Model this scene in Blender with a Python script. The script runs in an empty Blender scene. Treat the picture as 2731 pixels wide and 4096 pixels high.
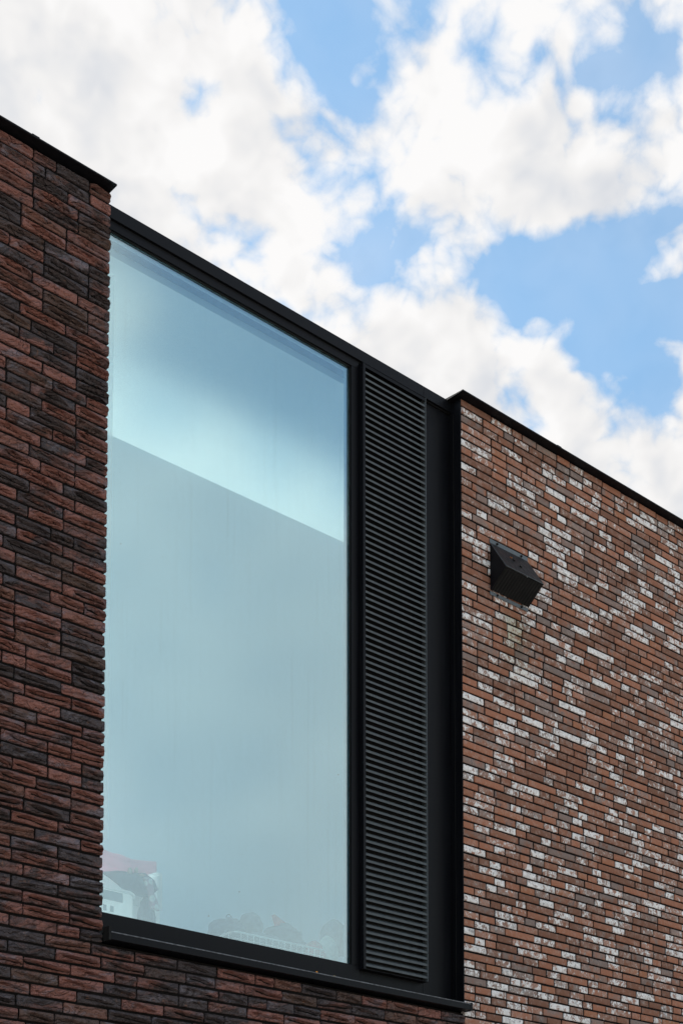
import bpy, bmesh, math, random
from mathutils import Vector, noise as mnoise
R = math.radians
random.seed(7)
scene = bpy.context.scene
COL = scene.collection

# ------------------------------------------------------------------ camera
cam_d = bpy.data.cameras.new("camera")
cam = bpy.data.objects.new("camera", cam_d)
COL.objects.link(cam)
CAM = Vector((-3.418, -5.337, 1.6))
HEAD, PITCH = 48.19, 4.1
cam.location = CAM
cam.rotation_euler = (R(90 + PITCH), 0, R(HEAD - 90))
cam_d.sensor_width = 36
cam_d.lens = 52.82
cam_d.shift_y = 0.681
cam_d.clip_start = 0.05
cam_d.clip_end = 5000
scene.camera = cam

# ------------------------------------------------------------------ light
SUN_AZ, SUN_EL = -20.0, 57.0          # compass-like azimuth from +Y towards +X
SUN_DIR = Vector((math.sin(R(SUN_AZ)) * math.cos(R(SUN_EL)), math.cos(R(SUN_AZ)) * math.cos(R(SUN_EL)), math.sin(R(SUN_EL))))
sun_d = bpy.data.lights.new("sun", 'SUN')
sun_d.energy = 4.6
sun_d.angle = R(0.6)
sun_d.color = (1.0, 0.96, 0.90)
sun = bpy.data.objects.new("sun", sun_d)
sun.rotation_euler = SUN_DIR.to_track_quat('Z', 'Y').to_euler()
sun.location = (0, -20, 30)
COL.objects.link(sun)

scene.view_settings.view_transform = 'Standard'
scene.view_settings.look = 'None'
scene.view_settings.gamma = 1.0
scene.view_settings.exposure = 0.9
scene.view_settings.use_curve_mapping = False
scene.render.engine = 'CYCLES'
scene.cycles.use_denoising = True
scene.cycles.max_bounces = 12
scene.cycles.diffuse_bounces = 6
scene.cycles.transparent_max_bounces = 12
scene.cycles.caustics_reflective = False
scene.cycles.caustics_refractive = False


class NT:
    """small helper to write node trees"""
    def __init__(self, tree):
        self.t = tree
        self.n = tree.nodes
        for x in list(self.n):
            self.n.remove(x)

    def add(self, kind, **kw):
        x = self.n.new(kind)
        for k, v in kw.items():
            setattr(x, k, v)
        return x

    def link(self, a, b):
        self.t.links.new(a, b)

    def put(self, sock, v):
        if isinstance(v, bpy.types.NodeSocket):
            self.link(v, sock)
        elif v is not None:
            sock.default_value = v

    def math(self, op, a, b=None, c=None, clamp=False):
        x = self.add('ShaderNodeMath', operation=op, use_clamp=clamp)
        for i, v in enumerate((a, b, c)):
            self.put(x.inputs[i], v)
        return x.outputs[0]

    def vmath(self, op, a, b=None, s=None):
        x = self.add('ShaderNodeVectorMath', operation=op)
        self.put(x.inputs[0], a)
        self.put(x.inputs[1], b)
        if s is not None:
            self.put(x.inputs['Scale'], s)
        return x.outputs['Value'] if op in ('DOT_PRODUCT', 'LENGTH', 'DISTANCE') else x.outputs[0]

    def rng(self, v, a, b, c=0.0, d=1.0, kind='SMOOTHSTEP'):
        x = self.add('ShaderNodeMapRange', interpolation_type=kind)
        for i, q in enumerate((v, a, b, c, d)):
            self.put(x.inputs[i], q)
        return x.outputs[0]

    def noise(self, vec, scale, detail=4, rough=0.55, dist=0.0, color=False):
        x = self.add('ShaderNodeTexNoise')
        self.put(x.inputs['Vector'], vec)
        x.inputs['Scale'].default_value = scale
        x.inputs['Detail'].default_value = detail
        x.inputs['Roughness'].default_value = rough
        x.inputs['Distortion'].default_value = dist
        return x.outputs['Color' if color else 'Fac']

    def mix(self, f, a, b):
        x = self.add('ShaderNodeMix', data_type='RGBA')
        self.put(x.inputs[0], f)
        self.put(x.inputs[6], a if isinstance(a, bpy.types.NodeSocket) else (*a, 1))
        self.put(x.inputs[7], b if isinstance(b, bpy.types.NodeSocket) else (*b, 1))
        return x.outputs[2]

    def schlick(self, r0, extra=0.0):
        """reflectance from the angle alone, the same on both faces of a pane"""
        g_ = self.add('ShaderNodeNewGeometry')
        c_ = self.math('ABSOLUTE', self.vmath('DOT_PRODUCT', g_.outputs['Incoming'], g_.outputs['Normal']))
        p_ = self.math('POWER', self.math('SUBTRACT', 1.0, c_, clamp=True), 5.0)
        return self.math('ADD', self.math('MULTIPLY', p_, 1.0 - r0), r0 + extra, clamp=True)

    def bump(self, h, dist, strength=1.0, normal=None):
        x = self.add('ShaderNodeBump')
        x.inputs['Strength'].default_value = strength
        x.inputs['Distance'].default_value = dist
        self.put(x.inputs['Height'], h)
        if normal is not None:
            self.link(normal, x.inputs['Normal'])
        return x.outputs[0]


# ------------------------------------------------------------------ sky: Nishita blue with broken cumulus
world = bpy.data.worlds.new("World")
scene.world = world
world.use_nodes = True
w = NT(world.node_tree)
sky = w.add('ShaderNodeTexSky', sky_type='NISHITA')
sky.sun_disc = False
sky.sun_elevation = R(SUN_EL)
sky.sun_rotation = R(SUN_AZ)
sky.air_density = 1.0
sky.dust_density = 0.5
sky.ozone_density = 1.0
# cloud banks and clear gaps as (azimuth, elevation, radius, weight) in degrees
CLOUDS = [(31.65, 40.41, 6.93, 1.4), (29.24, 41.63, 5.45, 1), (35.81, 38.51, 4.29, 1.4), (36.47, 41.26, 3.14, 0.9), (30.86, 37.36, 4.29, 0.9), (38.42, 38.28, 2.15, 0.6),
 (39.28, 40.83, 1.98, 0.8), (40.68, 41.38, 1.98, 1.1), (42.45, 41.65, 1.98, 1.1), (44.21, 41.57, 1.98, 1.1), (45.79, 41.53, 1.82, 1), (40.34, 39.66, 1.49, 0.5),
 (52.16, 39.42, 4.95, 1.4), (47.69, 39.95, 3.14, 1), (44.37, 39.86, 2.48, 0.9), (49.74, 37.83, 3.63, 1.4), (54.87, 39.9, 3.3, 0.9), (41.74, 38.94, 2.31, 1.6),
 (53.13, 37.32, 2.48, 0.9), (42.97, 39.44, 1.65, 0.6), (49.11, 42.24, 1.82, 0.8), (51.18, 42.04, 1.82, 0.8), (53.41, 42.04, 1.98, 0.8), (38.95, 37.02, 1.82, 0.8),
 (40.35, 36.46, 1.49, 0.8), (36.52, 36.94, 2.48, 0.45), (43.3, 34.4, 2.64, 1.2), (46.94, 34.18, 3.47, 1), (48.99, 33.08, 2.81, 0.9), (45.56, 35.21, 1.49, 0.4),
 (51.0, 31.15, 4.12, 1), (53.65, 29.76, 4.29, 1), (55.02, 32.21, 1.32, 0.7), (46.95, 35.7, 0.74, 0.5), (50.47, 35.68, 0.99, 0.9), (45.58, 37.23, 1.65, 0.8),
 (54.62, 36.48, 1.32, 0.8), (50.69, 32.97, 1.49, 0.3), (40.15, 42.82, 2.31, -1.1), (43.33, 43.02, 2.31, -1.1), (45.97, 42.95, 1.82, -0.8), (41.74, 40.43, 1.16, -0.6),
 (43.75, 38.7, 0.99, -0.7), (42.44, 37.41, 1.65, -1), (43.66, 36.34, 1.82, -1), (53.75, 34.8, 3.14, -1.2), (51.57, 35.18, 2.31, -1.7), (49.19, 35.53, 1.49, -1.2),
 (48.06, 41.32, 1.49, -1.6), (53.56, 41.15, 1.82, -1.6), (50.66, 41.36, 1.16, -0.8), (53.04, 32.65, 1.82, -0.9), (52.22, 33.85, 1.49, -0.8), (55.14, 37.34, 0.83, -0.5),
 (41.92, 35.87, 1.49, -0.5), (45.57, 36.17, 1.49, -0.8), (47.48, 36.34, 1.16, -0.7), (48.85, 35.91, 1.32, -0.8), (54.72, 33.61, 1.65, -0.8), (37.91, 36.29, 1.16, -0.3),
 (42, 36, 24, -0.16), (135.0, 32.6, 4.0, -2.6), (139.5, 34.0, 3.4, -2.6), (143.4, 35.4, 2.3, -1.8), (150, 37, 2.5, 0.6), (145.5, 20, 5.5, 1.2),
 (144, 26, 5.5, 0.8), (136, 22, 6, 0.8), (139, 14, 6, 0.8), (149, 15, 6, 0.8), (151, 29, 5, 0.8)]  # banks and gaps out of view are added to shape the pane's reflection
wdir = w.vmath('NORMALIZE', w.add('ShaderNodeTexCoord').outputs['Generated'])
warp = w.noise(wdir, 24.0, 2, 0.5, color=True)
warp = w.vmath('SCALE', w.vmath('SUBTRACT', warp, (0.5, 0.5, 0.5)), s=0.016)
wd2 = w.vmath('NORMALIZE', w.vmath('ADD', wdir, warp))
def puffs(vec, detail=7, small=True):
    """cumulus billows: fractal noise with rounded lumps"""
    q = w.vmath('MULTIPLY', vec, (1.0, 1.0, 1.2))
    f = w.noise(q, 19.0, detail, 0.55)
    b1 = w.math('ABSOLUTE', w.math('SUBTRACT', w.noise(q, 36.0, 0, 0.5), 0.5))
    r_ = w.math('ADD', w.math('MULTIPLY', f, 2.1), w.math('MULTIPLY', b1, 0.75))
    if small:
        b2 = w.math('ABSOLUTE', w.math('SUBTRACT', w.noise(q, 83.0, 0, 0.5), 0.5))
        r_ = w.math('ADD', r_, w.math('MULTIPLY', b2, 0.45))
    return w.math('SUBTRACT', r_, 0.44 if small else 0.40)


banks = gaps = None
for az, el, r, wt in CLOUDS:
    c = (math.sin(R(az)) * math.cos(R(el)), math.cos(R(az)) * math.cos(R(el)), math.sin(R(el)))
    d = w.vmath('DOT_PRODUCT', wd2, c)
    m = w.rng(d, math.cos(R(r * 1.2)), math.cos(R(r * 0.1)), 0.0, wt * 0.6)
    if wt > 0:
        banks = m if banks is None else w.math('ADD', banks, m)
    else:
        gaps = m if gaps is None else w.math('ADD', gaps, m)
acc = w.math('MAXIMUM', w.math('ADD', w.math('MINIMUM', banks, 0.56), w.math('MULTIPLY', gaps, 0.52)), -0.42)
n0 = w.noise(wdir, 3.0, 2, 0.5)
n1 = puffs(wd2)
base = w.math('ADD', acc, w.math('MULTIPLY', w.math('SUBTRACT', n0, 0.20), 0.6))
dens = w.math('ADD', base, w.math('SUBTRACT', n1, 0.745))
veil = w.rng(w.noise(wd2, 7.0, 3, 0.55), 0.30, 0.75, 0.07, 0.32)
mask = w.math('MAXIMUM', w.rng(dens, -0.10, 0.50), veil)
n_up = puffs(w.vmath('ADD', wd2, (0.012 * SUN_DIR.x, 0.012 * SUN_DIR.y, 0.016)), 3, False)
relief = w.math('MULTIPLY', w.math('SUBTRACT', n1, n_up), 0.16)
thick = w.rng(dens, 0.35, 1.1, 0.0, 0.06)
soft = w.math('MULTIPLY', w.math('SUBTRACT', w.noise(wd2, 8.0, 3, 0.5), 0.5), 0.26)
lumin = w.math('ADD', w.math('ADD', w.math('SUBTRACT', 0.505, thick), relief), soft)
lumin = w.math('MAXIMUM', w.math('MINIMUM', lumin, 0.522), 0.385)
ccol = w.mix(w.rng(lumin, 0.385, 0.49), (0.93, 0.965, 1.03), (1.0, 0.99, 0.985))
bg_sky = w.add('ShaderNodeBackground')
tint = w.add('ShaderNodeMix', data_type='RGBA', blend_type='MULTIPLY')
tint.inputs[0].default_value = 1.0
w.link(sky.outputs[0], tint.inputs[6])
tint.inputs[7].default_value = (0.80, 1.05, 1.02, 1)
w.link(tint.outputs[2], bg_sky.inputs[0])
bg_sky.inputs[1].default_value = 0.112
bg_cl = w.add('ShaderNodeBackground')
w.link(ccol, bg_cl.inputs[0])
w.link(lumin, bg_cl.inputs[1])
mx = w.add('ShaderNodeMixShader')
w.link(mask, mx.inputs[0])
w.link(bg_sky.outputs[0], mx.inputs[1])
w.link(bg_cl.outputs[0], mx.inputs[2])
w.link(mx.outputs[0], w.add('ShaderNodeOutputWorld').inputs[0])
world.cycles.sampling_method = 'MANUAL'
world.cycles.sample_map_resolution = 1024


# ------------------------------------------------------------------ materials
def mat(name):
    m = bpy.data.materials.new(name)
    m.use_nodes = True
    n = NT(m.node_tree)
    out = n.add('ShaderNodeOutputMaterial')
    b = n.add('ShaderNodeBsdfPrincipled')
    n.link(b.outputs[0], out.inputs[0])
    return m, n, b, out


def plain(name, col, rough=0.6, spec=0.4, var=0.12, scale=30, bump=0.0, metallic=0.0):
    m, n, b, _ = mat(name)
    pos = n.add('ShaderNodeNewGeometry').outputs['Position']
    f = n.noise(pos, scale, 5, 0.6)
    lo = tuple(c * (1 - var) for c in col)
    hi = tuple(min(1, c * (1 + var)) for c in col)
    n.link(n.mix(n.rng(f, 0.3, 0.7), lo, hi), b.inputs['Base Color'])
    n.link(n.rng(n.noise(pos, scale * 0.4, 4), 0.3, 0.7, rough * 0.85, min(1, rough * 1.15)), b.inputs['Roughness'])
    b.inputs['Specular IOR Level'].default_value = spec
    b.inputs['Metallic'].default_value = metallic
    if bump:
        n.link(n.bump(f, bump), b.inputs['Normal'])
    return m


def metal(name, col, rough=0.42):
    """dark powder-coated aluminium with dust streaks and specks"""
    m, n, b, _ = mat(name)
    pos = n.add('ShaderNodeNewGeometry').outputs['Position']
    st = n.noise(n.vmath('MULTIPLY', pos, (45.0, 45.0, 2.5)), 1.0, 5, 0.65)
    sp = n.noise(pos, 260.0, 2, 0.5)
    c = n.mix(n.rng(st, 0.45, 0.8, 0.0, 0.55), col, tuple(x * 1.8 + 0.003 for x in col))
    c = n.mix(n.rng(sp, 0.77, 0.82, 0.0, 0.5), c, (0.16, 0.15, 0.13))
    n.link(c, b.inputs['Base Color'])
    n.link(n.rng(st, 0.3, 0.8, rough * 0.85, rough * 1.3), b.inputs['Roughness'])
    b.inputs['Specular IOR Level'].default_value = 0.13
    n.link(n.bump(n.noise(pos, 900.0, 2), 0.0004, 0.5), b.inputs['Normal'])
    return m


def brown_brick():
    m, n, b, _ = mat("brown_handformed_brick")
    pos = n.add('ShaderNodeNewGeometry').outputs['Position']
    at = n.add('ShaderNodeAttribute', attribute_name='rnd')
    sep = n.add('ShaderNodeSeparateColor')
    n.link(at.outputs['Color'], sep.inputs[0])
    r1, r2, r3 = sep.outputs
    off = n.vmath('SCALE', at.outputs['Vector'], s=37.0)
    p = n.vmath('ADD', pos, off)
    # folds run diagonally down to the right, each brick at its own angle
    rot = n.add('ShaderNodeVectorRotate', rotation_type='Y_AXIS')
    n.link(p, rot.inputs['Vector'])
    n.link(n.rng(r3, 0.0, 1.0, R(2), R(30), 'LINEAR'), rot.inputs['Angle'])
    q = n.vmath('MULTIPLY', rot.outputs[0], (4.6, 14.0, 21.0))
    wq = n.vmath('ADD', q, n.vmath('SCALE', n.noise(p, 11.0, 3, color=True), s=1.6))
    f1 = n.noise(wq, 1.0, 2, 0.5)
    saw = n.math('FRACT', n.math('MULTIPLY', f1, 4.2))     # overlapping clay folds: slow rise, sudden drop
    fold = n.math('MULTIPLY', saw, n.rng(saw, 1.0, 0.82))
    body = n.noise(wq, 0.7, 2, 0.5)
    strip = n.noise(wq, 4.0, 4, 0.6)
    fine = n.noise(p, 190.0, 4, 0.65)
    h = n.math('ADD', n.math('MULTIPLY', fold, 0.40), n.math('MULTIPLY', body, 1.1))
    h = n.math('ADD', h, n.math('ADD', n.math('MULTIPLY', fine, 0.08), n.math('MULTIPLY', strip, 0.22)))
    nb = n.bump(h, 0.055, 1.0)
    n.link(nb, b.inputs['Normal'])
    # colour: burnt red to charcoal with a bluish bloom
    pick = n.math('ADD', r1, n.math('MULTIPLY', n.math('SUBTRACT', n.noise(wq, 0.55, 4, 0.6), 0.5), 2.0))
    c = n.mix(n.rng(pick, 0.22, 0.74), (0.072, 0.056, 0.058), (0.275, 0.118, 0.094))
    c = n.mix(n.rng(r2, 0.72, 1.0, 0.0, 0.6), c, (0.150, 0.085, 0.062))
    bloom = n.noise(wq, 0.9, 4, 0.6)
    c = n.mix(n.rng(bloom, 0.52, 0.70, 0.0, 0.6), c, (0.215, 0.195, 0.225))
    rust = n.noise(p, 34.0, 4, 0.6)
    c = n.mix(n.rng(rust, 0.60, 0.76, 0.0, 0.6), c, (0.27, 0.125, 0.070))
    c = n.mix(n.rng(fine, 0.30, 0.48, 0.45, 0.0), c, (0.030, 0.024, 0.024))
    n.link(c, b.inputs['Base Color'])
    b.inputs['Roughness'].default_value = 0.72
    b.inputs['Specular IOR Level'].default_value = 0.3
    return m


def limed_brick():
    m, n, b, _ = mat("limed_reclaimed_brick")
    pos = n.add('ShaderNodeNewGeometry').outputs['Position']
    at = n.add('ShaderNodeAttribute', attribute_name='rnd')
    sep = n.add('ShaderNodeSeparateColor')
    n.link(at.outputs['Color'], sep.inputs[0])
    r1, r2, r3 = sep.outputs
    p = n.vmath('ADD', pos, n.vmath('SCALE', at.outputs['Vector'], s=53.0))
    fine = n.noise(p, 230.0, 4, 0.7)
    mid = n.noise(p, 42.0, 5, 0.6)
    big = n.noise(p, 15.0, 4, 0.55)
    c = n.mix(n.rng(n.math('ADD', r1, n.math('MULTIPLY', n.math('SUBTRACT', mid, 0.5), 0.5)), 0.1, 0.9), (0.190, 0.088, 0.056), (0.345, 0.145, 0.086))
    c = n.mix(n.rng(r1, 0.93, 0.98, 0.0, 0.6), c, (0.31, 0.13, 0.065))
    c = n.mix(n.rng(n.math('ADD', r2, n.math('MULTIPLY', n.math('SUBTRACT', big, 0.5), 0.9)), 0.72, 0.95, 0.0, 0.75), c, (0.205, 0.172, 0.158))
    c = n.mix(n.rng(fine, 0.32, 0.46, 0.35, 0.0), c, (0.075, 0.036, 0.026))
    # lime: brushed, flaking residue, every brick with its own cover
    st = n.noise(n.vmath('MULTIPLY', p, (46.0, 46.0, 40.0)), 1.0, 6, 0.70, 1.2)
    patch = n.noise(p, 24.0, 4, 0.6)
    lm = n.math('ADD', n.math('MULTIPLY', n.math('SUBTRACT', patch, 0.5), 1.6), n.math('MULTIPLY', n.math('SUBTRACT', st, 0.5), 1.7))
    lm = n.math('ADD', lm, n.rng(r3, 0.30, 1.0, -0.40, 0.31, 'LINEAR'))
    lime = n.rng(lm, 0.02, 0.26, 0.0, 0.95)
    film = n.rng(lm, -0.45, 0.15, 0.0, 0.36)
    c = n.mix(film, c, (0.50, 0.39, 0.34))
    limec = n.mix(n.rng(mid, 0.3, 0.7), (0.66, 0.62, 0.60), (0.90, 0.87, 0.85))
    c = n.mix(lime, c, limec)
    soot = n.noise(p, 24.0, 5, 0.65)
    c = n.mix(n.math('MULTIPLY', n.rng(soot, 0.56, 0.70), n.rng(r2, 0.45, 0.8, 0.05, 0.8)), c, (0.085, 0.080, 0.082))
    # algae streak where the vent hood drips
    sx = n.add('ShaderNodeSeparateXYZ')
    n.link(pos, sx.inputs[0])
    wob = n.math('MULTIPLY', n.math('SUBTRACT', n.noise(pos, 9.0, 4, 0.6), 0.5), 0.22)
    dx = n.math('ABSOLUTE', n.math('ADD', n.math('SUBTRACT', sx.outputs[0], 2.63), wob))
    stain = n.math('MULTIPLY', n.rng(dx, 0.17, 0.03), n.math('MULTIPLY', n.rng(sx.outputs[2], 5.50, 5.42), n.rng(sx.outputs[2], 5.05, 5.33)))
    stain = n.math('MULTIPLY', stain, n.rng(mid, 0.3, 0.62, 0.25, 0.8))
    alg = n.add('ShaderNodeMix', data_type='RGBA', blend_type='MULTIPLY')
    n.put(alg.inputs[0], stain)
    n.link(c, alg.inputs[6])
    alg.inputs[7].default_value = (0.50, 0.47, 0.30, 1)
    c = alg.outputs[2]
    n.link(c, b.inputs['Base Color'])
    b.inputs['Roughness'].default_value = 0.85
    b.inputs['Specular IOR Level'].default_value = 0.25
    h = n.math('ADD', n.math('MULTIPLY', mid, 0.8), n.math('MULTIPLY', fine, 0.35))
    h = n.math('ADD', h, n.math('MULTIPLY', lime, 0.25))
    n.link(n.bump(h, 0.006, 0.8), b.inputs['Normal'])
    return m


def glass_mat():
    """solar-control insulating glass: greenish transmission, strong coated reflection, faint run marks"""
    m = bpy.data.materials.new("solar_glass")
    m.use_nodes = True
    n = NT(m.node_tree)
    out = n.add('ShaderNodeOutputMaterial')
    pos = n.add('ShaderNodeNewGeometry').outputs['Position']
    tr = n.add('ShaderNodeBsdfTransparent')
    tr.inputs[0].default_value = (0.86, 0.985, 1.0, 1)
    gl = n.add('ShaderNodeBsdfGlossy')
    gl.inputs['Color'].default_value = (0.77, 0.955, 1.0, 1)
    gl.inputs['Roughness'].default_value = 0.09
    fac = n.schlick(0.04, 0.28)
    mx = n.add('ShaderNodeMixShader')
    n.link(fac, mx.inputs[0])
    n.link(tr.outputs[0], mx.inputs[1])
    n.link(gl.outputs[0], mx.inputs[2])
    # thin dust film with run marks
    df = n.add('ShaderNodeBsdfDiffuse')
    df.inputs[0].default_value = (0.55, 0.60, 0.60, 1)
    st = n.noise(n.vmath('MULTIPLY', pos, (38.0, 1.0, 0.8)), 1.0, 4, 0.7)
    spk = n.noise(pos, 48.0, 1, 0.4)
    film = n.math('ADD', n.rng(st, 0.5, 0.85, 0.0, 0.03), n.rng(spk, 0.84, 0.86, 0.0, 0.35))
    m2 = n.add('ShaderNodeMixShader')
    n.link(film, m2.inputs[0])
    n.link(mx.outputs[0], m2.inputs[1])
    n.link(df.outputs[0], m2.inputs[2])
    n.link(m2.outputs[0], out.inputs[0])
    return m


def clear_mat():
    m = bpy.data.materials.new("added_rooflight_glass")
    m.use_nodes = True
    n = NT(m.node_tree)
    out = n.add('ShaderNodeOutputMaterial')
    tr = n.add('ShaderNodeBsdfTransparent')
    tr.inputs[0].default_value = (0.93, 0.96, 0.95, 1)
    gl = n.add('ShaderNodeBsdfGlossy')
    gl.inputs['Roughness'].default_value = 0.02
    mx = n.add('ShaderNodeMixShader')
    n.link(n.schlick(0.04), mx.inputs[0])
    n.link(tr.outputs[0], mx.inputs[1])
    n.link(gl.outputs[0], mx.inputs[2])
    n.link(mx.outputs[0], out.inputs[0])
    return m


def thin_mat(name, col, through):
    """thin sheet that lets light through from behind"""
    m = bpy.data.materials.new(name)
    m.use_nodes = True
    n = NT(m.node_tree)
    out = n.add('ShaderNodeOutputMaterial')
    pos = n.add('ShaderNodeNewGeometry').outputs['Position']
    c = n.mix(n.rng(n.noise(pos, 40.0, 4), 0.3, 0.7), tuple(x * 0.95 for x in col), col)
    tl = n.add('ShaderNodeBsdfTranslucent')
    df = n.add('ShaderNodeBsdfDiffuse')
    n.link(c, tl.inputs[0])
    n.link(c, df.inputs[0])
    a = n.add('ShaderNodeMixShader')
    a.inputs[0].default_value = through
    n.link(df.outputs[0], a.inputs[1])
    n.link(tl.outputs[0], a.inputs[2])
    n.link(a.outputs[0], out.inputs[0])
    return m


def sheer_mat():
    m = bpy.data.materials.new("sheer_curtain")
    m.use_nodes = True
    n = NT(m.node_tree)
    out = n.add('ShaderNodeOutputMaterial')
    tr = n.add('ShaderNodeBsdfTransparent')
    tl = n.add('ShaderNodeBsdfTranslucent')
    tl.inputs[0].default_value = (0.85, 0.86, 0.85, 1)
    df = n.add('ShaderNodeBsdfDiffuse')
    df.inputs[0].default_value = (0.85, 0.86, 0.85, 1)
    a = n.add('ShaderNodeMixShader')
    n.link(tl.outputs[0], a.inputs[1])
    n.link(df.outputs[0], a.inputs[2])
    b = n.add('ShaderNodeMixShader')
    b.inputs[0].default_value = 0.45
    n.link(tr.outputs[0], b.inputs[1])
    n.link(a.outputs[0], b.inputs[2])
    n.link(b.outputs[0], out.inputs[0])
    return m


def floral_mat():
    m, n, b, _ = mat("floral_cloth")
    pos = n.add('ShaderNodeNewGeometry').outputs['Position']
    v = n.add('ShaderNodeTexVoronoi')
    n.link(pos, v.inputs['Vector'])
    v.inputs['Scale'].default_value = 26
    c = n.mix(n.rng(v.outputs['Distance'], 0.3, 0.5), (0.85, 0.80, 0.78), (0.42, 0.22, 0.30))
    n.link(c, b.inputs['Base Color'])
    return m


M = dict(
    brown=brown_brick(), limed=limed_brick(),
    mortar_dark=plain("dark_recessed_mortar", (0.0075, 0.006, 0.0055), 0.95, 0.1, 0.3, 60, 0.002),
    mortar=plain("dark_mortar", (0.010, 0.008, 0.0075), 0.95, 0.1, 0.3, 60, 0.002),
    metal=metal("anthracite_aluminium", (0.0042, 0.0045, 0.0060)),
    metal_slat=metal("louvre_aluminium", (0.078, 0.088, 0.094), 0.5),
    coping=metal("black_coping", (0.005, 0.005, 0.0065), 0.5),
    nosing_highlight=plain('dusty_nosing_highlight', (0.11, 0.115, 0.125), 0.5, 0.4, 0.5, 50),  # dust and the edge catch-light, both put into the lighter grey
    rubber=plain("black_rubber", (0.008, 0.008, 0.008), 0.7, 0.2),
    hood=metal("black_hood_sheet", (0.006, 0.006, 0.007), 0.4),
    hood_edge=plain("pale_hood_edge", (0.075, 0.09, 0.10), 0.4, 0.5),  # flanges and edge lines, paler than the hood sheet
    glass=glass_mat(),
    inner=plain("inner_frame_coat", (0.30, 0.34, 0.42), 0.5),
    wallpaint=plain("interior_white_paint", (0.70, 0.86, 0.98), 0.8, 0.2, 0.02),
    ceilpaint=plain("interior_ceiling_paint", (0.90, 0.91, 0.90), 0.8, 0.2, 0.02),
    floor=plain("interior_floor", (0.80, 0.79, 0.76), 0.6),
    wood=plain('interior_wood_floor', (0.26, 0.20, 0.15), 0.5, 0.3, 0.2, 20),
    white=plain("white_plastic", (0.88, 0.89, 0.89), 0.45, 0.4, 0.02),
    slot=plain("shaded_grey_plastic", (0.28, 0.34, 0.37), 0.6),  # slots and recess are flat plates, their shade painted grey
    pink=thin_mat("pink_cloth", (0.90, 0.50, 0.62), 0.5), milky=thin_mat("milky_white_plastic", (0.95, 0.96, 0.96), 0.6),
    navy=plain("navy_cloth", (0.07, 0.10, 0.15), 0.9, 0.1, 0.3, 40, 0.006),
    grey=plain("grey_cloth", (0.17, 0.19, 0.24), 0.9, 0.1, 0.3, 40, 0.006),
    tan=plain("tan_patch", (0.52, 0.36, 0.28), 0.9, 0.1),
    red=plain("red_cloth", (0.50, 0.06, 0.07), 0.9, 0.1, 0.2, 40, 0.004),
    mint=plain("pale_green_cloth", (0.50, 0.62, 0.58), 0.9, 0.1, 0.15, 40, 0.004),
    clear=clear_mat(), floral=floral_mat(), sheer=sheer_mat(),
    leaf=plain("orange_leaf", (0.62, 0.25, 0.03), 0.7, 0.2, 0.3, 200),
    leaf_tan=plain("dry_leaf", (0.42, 0.32, 0.18), 0.8, 0.2, 0.3, 200),
    render=plain("grey_render", (0.22, 0.21, 0.20), 0.9, 0.1),
    roofing=plain("bitumen_roofing", (0.05, 0.05, 0.05), 0.9, 0.1, 0.3, 20),
    paving=plain("clinker_paving", (0.26, 0.235, 0.21), 0.9, 0.2, 0.25, 8, 0.003),
)


# ------------------------------------------------------------------ builders
def empty(name, loc, label=None, cat=None, group=None, kind=None):
    o = bpy.data.objects.new(name, None)
    COL.objects.link(o)
    o.location = loc
    o.empty_display_size = 0.1
    tag(o, label, cat, group, kind)
    return o


def tag(o, label=None, cat=None, group=None, kind=None):
    for k, v in (('label', label), ('category', cat), ('group', group), ('kind', kind)):
        if v:
            o[k] = v
    return o


def link(name, me, parent=None, origin=None):
    """mesh given in world coordinates; the parent is an Empty with an untouched rotation"""
    o = bpy.data.objects.new(name, me)
    COL.objects.link(o)
    if parent is not None:
        o.parent = parent
    off = Vector((0, 0, 0)) if origin is None else Vector(origin)
    q = parent
    while q is not None:
        off = off - q.location
        q = q.parent
    o.location = off
    return o


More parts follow.
